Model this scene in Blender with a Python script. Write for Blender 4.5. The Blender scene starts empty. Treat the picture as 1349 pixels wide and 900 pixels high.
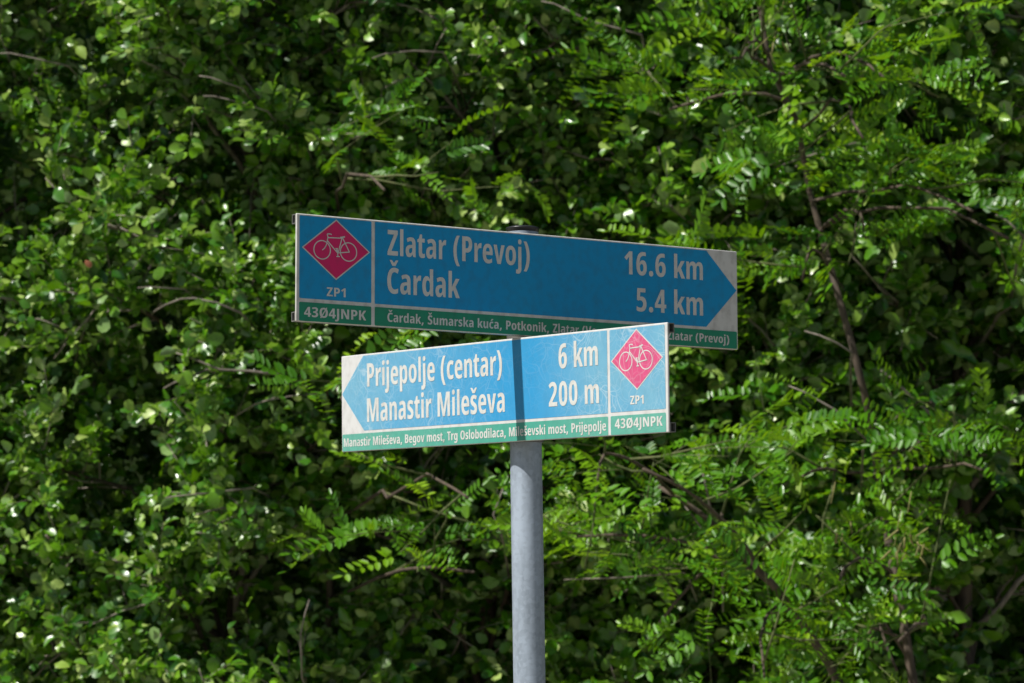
import bpy, bmesh, math, random, json
import numpy as np
from mathutils import Vector, Matrix
from mathutils.geometry import tessellate_polygon

sc = bpy.context.scene
col = sc.collection
R = math.radians
rng = np.random.default_rng(7)
random.seed(7)

# ------------------------------------------------------------------ camera
CAMZ = 1.60
PITCH = 0.0919; ROLL = 0.00059; FPX = 3692.15          # pixels of focal length for a 1349 px wide frame
cam_d = bpy.data.cameras.new('camera'); cam = bpy.data.objects.new('camera', cam_d); col.objects.link(cam)
cam.location = (0, 0, CAMZ)
fw = np.array([0, math.cos(PITCH), math.sin(PITCH)]); up0 = np.array([0, -math.sin(PITCH), math.cos(PITCH)]); rt0 = np.array([1., 0, 0])
RT = math.cos(ROLL)*rt0 + math.sin(ROLL)*up0; UP = -math.sin(ROLL)*rt0 + math.cos(ROLL)*up0; FW = fw
cam.rotation_mode = 'QUATERNION'
cam.rotation_quaternion = Matrix([[RT[i], UP[i], -FW[i]] for i in range(3)]).to_quaternion()
cam_d.sensor_width = 36; cam_d.lens = 36*FPX/1349; cam_d.clip_end = 3000; cam_d.clip_start = .1
cam_d.dof.use_dof = True; cam_d.dof.focus_distance = 5.12; cam_d.dof.aperture_fstop = 9.5; cam_d.dof.aperture_blades = 9
sc.camera = cam

# ------------------------------------------------------------------ world, sun, exposure
SUN_AZ, SUN_EL = R(62.5), R(53)       # azimuth counted from the camera's side towards the left
sdir = Vector((-math.sin(SUN_AZ)*math.cos(SUN_EL), -math.cos(SUN_AZ)*math.cos(SUN_EL), math.sin(SUN_EL)))
w = bpy.data.worlds.new('World'); sc.world = w; w.use_nodes = True
nt = w.node_tree; nt.nodes.clear()
sky = nt.nodes.new('ShaderNodeTexSky'); sky.sky_type = 'NISHITA'; sky.sun_disc = False
sky.sun_elevation = SUN_EL; sky.sun_rotation = math.atan2(sdir.x, sdir.y)
bg = nt.nodes.new('ShaderNodeBackground'); bg.inputs[1].default_value = 0.05
ow = nt.nodes.new('ShaderNodeOutputWorld')
nt.links.new(sky.outputs[0], bg.inputs[0]); nt.links.new(bg.outputs[0], ow.inputs[0])
sl = bpy.data.lights.new('sun', 'SUN'); sl.energy = 5.0; sl.angle = R(.53); sl.color = (1, .96, .91)
so = bpy.data.objects.new('sun', sl); col.objects.link(so)
so.rotation_mode = 'QUATERNION'; so.rotation_quaternion = sdir.to_track_quat('Z', 'Y')
sc.view_settings.view_transform = 'Standard'; sc.view_settings.look = 'None'; sc.view_settings.exposure = 0.3; sc.view_settings.gamma = 1
sc.cycles.use_denoising = True
sc.cycles.max_bounces = 6; sc.cycles.transparent_max_bounces = 4

# ------------------------------------------------------------------ helpers
def ray(px, py):
    """direction through a point of the 1349 x 900 photograph, scaled to 1 m forward"""
    return FW + (px-674.5)/FPX*RT - (py-450)/FPX*UP
def at(px, py, y):
    r = ray(px, py); return np.array([0, 0, CAMZ]) + r*(y/r[1])
def project(P):
    Q = P - np.array([0, 0, CAMZ]); z = Q@FW
    return 674.5+FPX*(Q@RT)/z, 450-FPX*(Q@UP)/z, z

def newmesh(name, V, F, mat=None, smooth=False):
    me = bpy.data.meshes.new(name); me.from_pydata([tuple(v) for v in V], [], [tuple(f) for f in F])
    if mat: me.materials.append(mat)
    if smooth: me.polygons.foreach_set('use_smooth', [True]*len(me.polygons))
    me.update(); return me
def link(name, me, parent=None, **props):
    o = bpy.data.objects.new(name, me); col.objects.link(o)
    if parent is not None: o.parent = parent
    for k, v in props.items(): o[k] = v
    return o
def thing(name, loc, label, cat, group=None):
    o = bpy.data.objects.new(name, None); col.objects.link(o); o.location = loc
    o.empty_display_size = .1
    o['label'] = label; o['category'] = cat
    if group: o['group'] = group
    return o

# ------------------------------------------------------------------ materials
def nodes(name):
    m = bpy.data.materials.new(name); m.use_nodes = True
    n = m.node_tree.nodes; l = m.node_tree.links
    return m, n, l, n['Principled BSDF']
def N(n, t, **kw):
    x = n.new(t)
    for k, v in kw.items(): setattr(x, k, v)
    return x
def mix(n, l, fac, a, b, blend='MIX'):
    x = n.new('ShaderNodeMix'); x.data_type = 'RGBA'; x.blend_type = blend
    for s, v in ((x.inputs[0], fac), (x.inputs[6], a), (x.inputs[7], b)):
        if hasattr(v, 'is_output'): l.new(v, s)
        elif isinstance(v, (int, float)): s.default_value = v
        else: s.default_value = (*v, 1)
    return x.outputs[2]
def ramp(n, l, src, pts):
    r = n.new('ShaderNodeValToRGB'); l.new(src, r.inputs[0]); e = r.color_ramp.elements
    e[0].position, e[1].position = pts[0][0], pts[-1][0]
    e[0].color = (*pts[0][1], 1) if not isinstance(pts[0][1], (int, float)) else (pts[0][1],)*3+(1,)
    e[1].color = (*pts[-1][1], 1) if not isinstance(pts[-1][1], (int, float)) else (pts[-1][1],)*3+(1,)
    for p, c in pts[1:-1]:
        q = e.new(p); q.color = (*c, 1) if not isinstance(c, (int, float)) else (c, c, c, 1)
    return r.outputs[0]

def leaf_mat(name, stops, under, trans, rough, spec=.5, tfac=.3):
    m, n, l, b = nodes(name)
    at_ = N(n, 'ShaderNodeAttribute', attribute_name='tint')
    c = ramp(n, l, at_.outputs['Fac'], stops)
    ge = N(n, 'ShaderNodeNewGeometry')
    c2 = mix(n, l, ge.outputs['Backfacing'], c, mix(n, l, .55, c, under))
    l.new(c2, b.inputs['Base Color'])
    ns = N(n, 'ShaderNodeTexNoise'); ns.inputs['Scale'].default_value = 9; tc = N(n, 'ShaderNodeTexCoord'); l.new(tc.outputs['Object'], ns.inputs[0])
    l.new(ramp(n, l, ns.outputs[0], [(.35, rough-.14), (.6, rough+.05)]), b.inputs['Roughness']); b.inputs['Specular IOR Level'].default_value = spec
    tr = N(n, 'ShaderNodeBsdfTranslucent'); l.new(mix(n, l, .5, c, trans), tr.inputs[0])
    ms = N(n, 'ShaderNodeMixShader'); ms.inputs[0].default_value = tfac
    l.new(b.outputs[0], ms.inputs[1]); l.new(tr.outputs[0], ms.inputs[2])
    l.new(ms.outputs[0], n['Material Output'].inputs[0])
    return m
M_broad = leaf_mat('broad_leaf', [(0, (.006, .055, .003)), (.35, (.047, .175, .005)), (.68, (.15, .32, .010)), (.83, (.29, .44, .07)), (1, (.42, .53, .17))], (.28, .40, .18), (.30, .62, .003), .38, .75, .25)
M_robinia = leaf_mat('feathery_leaf', [(0, (.012, .09, .002)), (.6, (.085, .25, .003)), (1, (.24, .40, .008))], (.13, .28, .015), (.38, .66, .003), .42, .45, .32)

def bark_mat(name, a, b_):
    m, n, l, b = nodes(name)
    tc = N(n, 'ShaderNodeTexCoord'); no = N(n, 'ShaderNodeTexNoise'); no.inputs['Scale'].default_value = 38; no.inputs['Detail'].default_value = 6
    mp = N(n, 'ShaderNodeMapping'); mp.inputs['Scale'].default_value = (1, 1, .25)
    l.new(tc.outputs['Object'], mp.inputs[0]); l.new(mp.outputs[0], no.inputs[0])
    l.new(ramp(n, l, no.outputs[0], [(.3, a), (.7, b_)]), b.inputs['Base Color'])
    bu = N(n, 'ShaderNodeBump'); bu.inputs['Strength'].default_value = .6; bu.inputs['Distance'].default_value = .004
    l.new(no.outputs[0], bu.inputs['Height']); l.new(bu.outputs[0], b.inputs['Normal']); b.inputs['Roughness'].default_value = .85
    return m
M_bark = bark_mat('bark_brown', (.035, .026, .018), (.12, .088, .06))
M_twig = bark_mat('bark_grey', (.16, .13, .10), (.34, .30, .25))
M_dead = bark_mat('weathered_wood', (.10, .085, .065), (.24, .21, .17))
M_green_twig = bark_mat('green_shoot', (.06, .09, .02), (.13, .14, .05))

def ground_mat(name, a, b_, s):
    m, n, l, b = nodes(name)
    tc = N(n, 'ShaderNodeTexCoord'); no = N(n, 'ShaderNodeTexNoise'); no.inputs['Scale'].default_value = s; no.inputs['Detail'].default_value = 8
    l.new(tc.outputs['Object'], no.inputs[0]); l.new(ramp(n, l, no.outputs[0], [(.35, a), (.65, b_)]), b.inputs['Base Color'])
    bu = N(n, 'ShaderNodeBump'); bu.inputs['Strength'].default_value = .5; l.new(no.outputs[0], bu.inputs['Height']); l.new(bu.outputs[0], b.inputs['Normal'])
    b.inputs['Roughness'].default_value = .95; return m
M_ground = ground_mat('pale_bounce_ground', (.27, .25, .20), (.18, .17, .13), 1.3)  # unseen ground, tone made pale so sunlight bounces up to the shaded sign
M_hill = ground_mat('dark_litter_slope', (.012, .02, .006), (.02, .034, .010), 2.1); M_hill.node_tree.nodes['Principled BSDF'].inputs['Specular IOR Level'].default_value = .05  # slope coloured as dark soil, ivy and leaf litter

# printed sheeting. fade: how far the print is sun-bleached and crazed (front sign)
def print_mat(name, colr, faded=None, craze=0.0, dirt=.12, white=False):
    m, n, l, b = nodes(name)
    tc = N(n, 'ShaderNodeTexCoord')
    n1 = N(n, 'ShaderNodeTexNoise'); n1.inputs['Scale'].default_value = 7; n1.inputs['Detail'].default_value = 7
    l.new(tc.outputs['Object'], n1.inputs[0])
    c = colr
    if faded:
        sx = N(n, 'ShaderNodeSeparateXYZ'); l.new(tc.outputs['Object'], sx.inputs[0])
        # bleached towards both ends, deepest at the middle where the post stands
        e = ramp(n, l, sx.outputs[0], [(.0, .95), (.3, .45), (.53, 0.05), (.62, .05), (.80, .75), (1., .95)])
        e2 = N(n, 'ShaderNodeMath', operation='MULTIPLY'); l.new(e, e2.inputs[0])
        l.new(ramp(n, l, n1.outputs[0], [(.3, .55), (.7, 1.)]), e2.inputs[1])
        c = mix(n, l, e2.outputs[0], colr, faded)
    # grime specks and streaks
    n2 = N(n, 'ShaderNodeTexNoise'); n2.inputs['Scale'].default_value = 60; n2.inputs['Detail'].default_value = 5
    mp = N(n, 'ShaderNodeMapping'); mp.inputs['Scale'].default_value = (1, 1, .75); l.new(tc.outputs['Object'], mp.inputs[0]); l.new(mp.outputs[0], n2.inputs[0])
    g = ramp(n, l, n2.outputs[0], [(.45, 0.), (.72, dirt*2.2)])
    c = mix(n, l, g, c, (.13, .11, .08) if white else (.05, .07, .07))
    if craze > 0:
        wz = N(n, 'ShaderNodeTexNoise'); wz.inputs['Scale'].default_value = 9; l.new(tc.outputs['Object'], wz.inputs[0])
        wv = N(n, 'ShaderNodeVectorMath', operation='MULTIPLY_ADD'); l.new(wz.outputs['Color'], wv.inputs[0]); wv.inputs[1].default_value = (.09, .09, .09); l.new(tc.outputs['Object'], wv.inputs[2])
        fac = None
        for s_, w_, k_ in ((13, .016, .9), (29, .028, .7), (71, .06, .4)):
            vo = N(n, 'ShaderNodeTexVoronoi', feature='DISTANCE_TO_EDGE'); vo.inputs['Scale'].default_value = s_; l.new(wv.outputs[0], vo.inputs[0])
            line = ramp(n, l, vo.outputs[0], [(0, k_), (w_, 0.)])
            if fac is None: fac = line
            else:
                ad = N(n, 'ShaderNodeMath', operation='MAXIMUM'); l.new(fac, ad.inputs[0]); l.new(line, ad.inputs[1]); fac = ad.outputs[0]
        n3 = N(n, 'ShaderNodeTexNoise'); n3.inputs['Scale'].default_value = 11; n3.inputs['Detail'].default_value = 3; l.new(tc.outputs['Object'], n3.inputs[0])
        mk = N(n, 'ShaderNodeMath', operation='MULTIPLY'); l.new(fac, mk.inputs[0]); l.new(ramp(n, l, n3.outputs[0], [(.38, 0.), (.58, craze)]), mk.inputs[1])
        if faded:
            m2 = N(n, 'ShaderNodeMath', operation='MULTIPLY'); l.new(mk.outputs[0], m2.inputs[0])
            l.new(ramp(n, l, sx.outputs[0], [(0, 1.), (.42, .55), (.56, .12), (.66, .25), (.8, 1.), (1, 1.)]), m2.inputs[1]); mk = m2
        c = mix(n, l, mk.outputs[0], c, (.62, .72, .74))
    l.new(c, b.inputs['Base Color'])
    b.inputs['Roughness'].default_value = .42; b.inputs['Specular IOR Level'].default_value = .22
    return m
BL = (.006, .28, .56)
MB = dict(white=print_mat('sheeting_white', (.62, .61, .57), dirt=.16, white=True), blue=print_mat('sheeting_blue', BL, dirt=.10),
          green=print_mat('sheeting_green', (.02, .25, .14), dirt=.1), pink=print_mat('sheeting_magenta', (.66, .02, .13), dirt=.08), letter=print_mat('sheeting_lettering', (.62, .61, .57), dirt=.08, white=True))
MF = dict(white=print_mat('weathered_white', (.60, .605, .59), craze=0, dirt=.10, white=True), blue=print_mat('weathered_blue', (.03, .28, .55), faded=(.20, .42, .52), craze=.55, dirt=.04),
          green=print_mat('weathered_green', (.065, .33, .25), faded=(.14, .40, .32), craze=.15, dirt=.08), pink=print_mat('weathered_pink', (.60, .09, .21), craze=.35, dirt=.08), letter=print_mat('weathered_lettering', (.60, .61, .58), dirt=.12, white=True))

def metal(name, c, rough, met, s=30, streak=.2, var=.35):
    m, n, l, b = nodes(name)
    tc = N(n, 'ShaderNodeTexCoord'); mp = N(n, 'ShaderNodeMapping'); mp.inputs['Scale'].default_value = (1, 1, streak); l.new(tc.outputs['Object'], mp.inputs[0])
    no = N(n, 'ShaderNodeTexNoise'); no.inputs['Scale'].default_value = s; no.inputs['Detail'].default_value = 7; l.new(mp.outputs[0], no.inputs[0])
    vo = N(n, 'ShaderNodeTexVoronoi'); vo.inputs['Scale'].default_value = s*4; l.new(tc.outputs['Object'], vo.inputs[0])
    f = mix(n, l, .2, no.outputs[0], vo.outputs['Color'])
    bw = N(n, 'ShaderNodeRGBToBW'); l.new(f, bw.inputs[0])
    lo = tuple(v*(1-var) for v in c)
    l.new(ramp(n, l, bw.outputs[0], [(.3, lo), (.62, c)]), b.inputs['Base Color'])
    l.new(ramp(n, l, no.outputs[0], [(.3, rough-.08), (.7, rough+.12)]), b.inputs['Roughness'])
    b.inputs['Metallic'].default_value = met
    bu = N(n, 'ShaderNodeBump'); bu.inputs['Strength'].default_value = .15; bu.inputs['Distance'].default_value = .001; l.new(no.outputs[0], bu.inputs['Height']); l.new(bu.outputs[0], b.inputs['Normal'])
    return m
M_galv = metal('galvanised_steel', (.39, .46, .54), .5, .25, s=34, streak=.16, var=.38)
M_alu = metal('aluminium', (.20, .19, .17), .5, .5, var=.25)
M_rail = metal('rail_metal', (.22, .22, .20), .55, .3, var=.3)
M_cap = metal('black_plastic', (.02, .02, .022), .35, 0, var=.2)
M_bolt = metal('bolt_steel', (.5, .5, .48), .35, .9)

# ------------------------------------------------------------------ the setting
S = 1500
link('ground', newmesh('ground', [(-S, -S, 0), (S, -S, 0), (S, S, 0), (-S, S, 0)], [(0, 1, 2, 3)], M_ground), kind='structure')
def hill():
    nx, ny = 70, 40; V = []; F = []
    for j in range(ny):
        for i in range(nx):
            x = -60+120*i/(nx-1); y = 13.2+46*(j/(ny-1))**1.5
            t = y-13.2
            z = -.05 + 21*(1-math.exp(-t/11)) + .35*math.sin(x*.9+y*.5)*min(t, 1) + .5*math.sin(x*.31)*min(t*.4, 1)
            V.append((x, y, z))
    for j in range(ny-1):
        for i in range(nx-1):
            a = j*nx+i; F.append((a, a+1, a+nx+1, a+nx))
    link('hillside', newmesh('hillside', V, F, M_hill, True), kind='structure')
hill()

# ------------------------------------------------------------------ sign post
PY = 5.475
p_lo, p_hi = at(697.5, 900, PY), at(688.5, 303, PY)
slope = (p_hi-p_lo)/(p_hi[2]-p_lo[2]); base = p_lo - slope*p_lo[2]
PR = .0311
post = thing('sign_post', tuple(base), 'round grey galvanised steel pole with black end cap carrying the two blue direction signs', 'pole')
POST_H = p_hi[2]
def lathe(prof, n=40):
    V = []; F = []
    for (r, z) in prof:
        for k in range(n):
            a = 2*math.pi*k/n; V.append((r*math.cos(a), r*math.sin(a), z))
    for j in range(len(prof)-1):
        for k in range(n):
            F.append((j*n+k, j*n+(k+1) % n, (j+1)*n+(k+1) % n, (j+1)*n+k))
    F.append(tuple(range(n))[::-1]); F.append(tuple((len(prof)-1)*n+k for k in range(n)))
    return V, F
def leaned(o): # lean a part of the post with the post
    m = Matrix.Shear('XY', 4, (slope[0], slope[1])) if False else Matrix(((1, 0, slope[0], 0), (0, 1, slope[1], 0), (0, 0, 1, 0), (0, 0, 0, 1)))
    o.data.transform(m)
o = link('pole', newmesh('pole', *lathe([(PR, 0), (PR, POST_H*.5), (PR, POST_H-.006), (PR, POST_H)]), M_galv, True), post); leaned(o)
for pl in o.data.polygons:
    if len(pl.vertices) > 4: pl.use_smooth = False
o = link('pole_cap', newmesh('pole_cap', *lathe([(PR*.94, POST_H-.012), (PR+.0016, POST_H+.0008), (PR+.0022, POST_H+.0022), (PR+.0018, POST_H+.0038), (PR*.8, POST_H+.0062), (PR*.35, POST_H+.0078)]), M_cap, True), post); leaned(o)
# foot plate with its bolts
def box(V, F, x0, x1, y0, y1, z0, z1):
    b = len(V); V += [(x0, y0, z0), (x1, y0, z0), (x1, y1, z0), (x0, y1, z0), (x0, y0, z1), (x1, y0, z1), (x1, y1, z1), (x0, y1, z1)]
    F += [tuple(b+i for i in f) for f in ((0, 3, 2, 1), (4, 5, 6, 7), (0, 1, 5, 4), (1, 2, 6, 5), (2, 3, 7, 6), (3, 0, 4, 7))]
V, F = lathe([(.15, .0), (.15, .05), (.12, .07)]); link('footing', newmesh('footing', V, F, M_ground, True), post)

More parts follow.
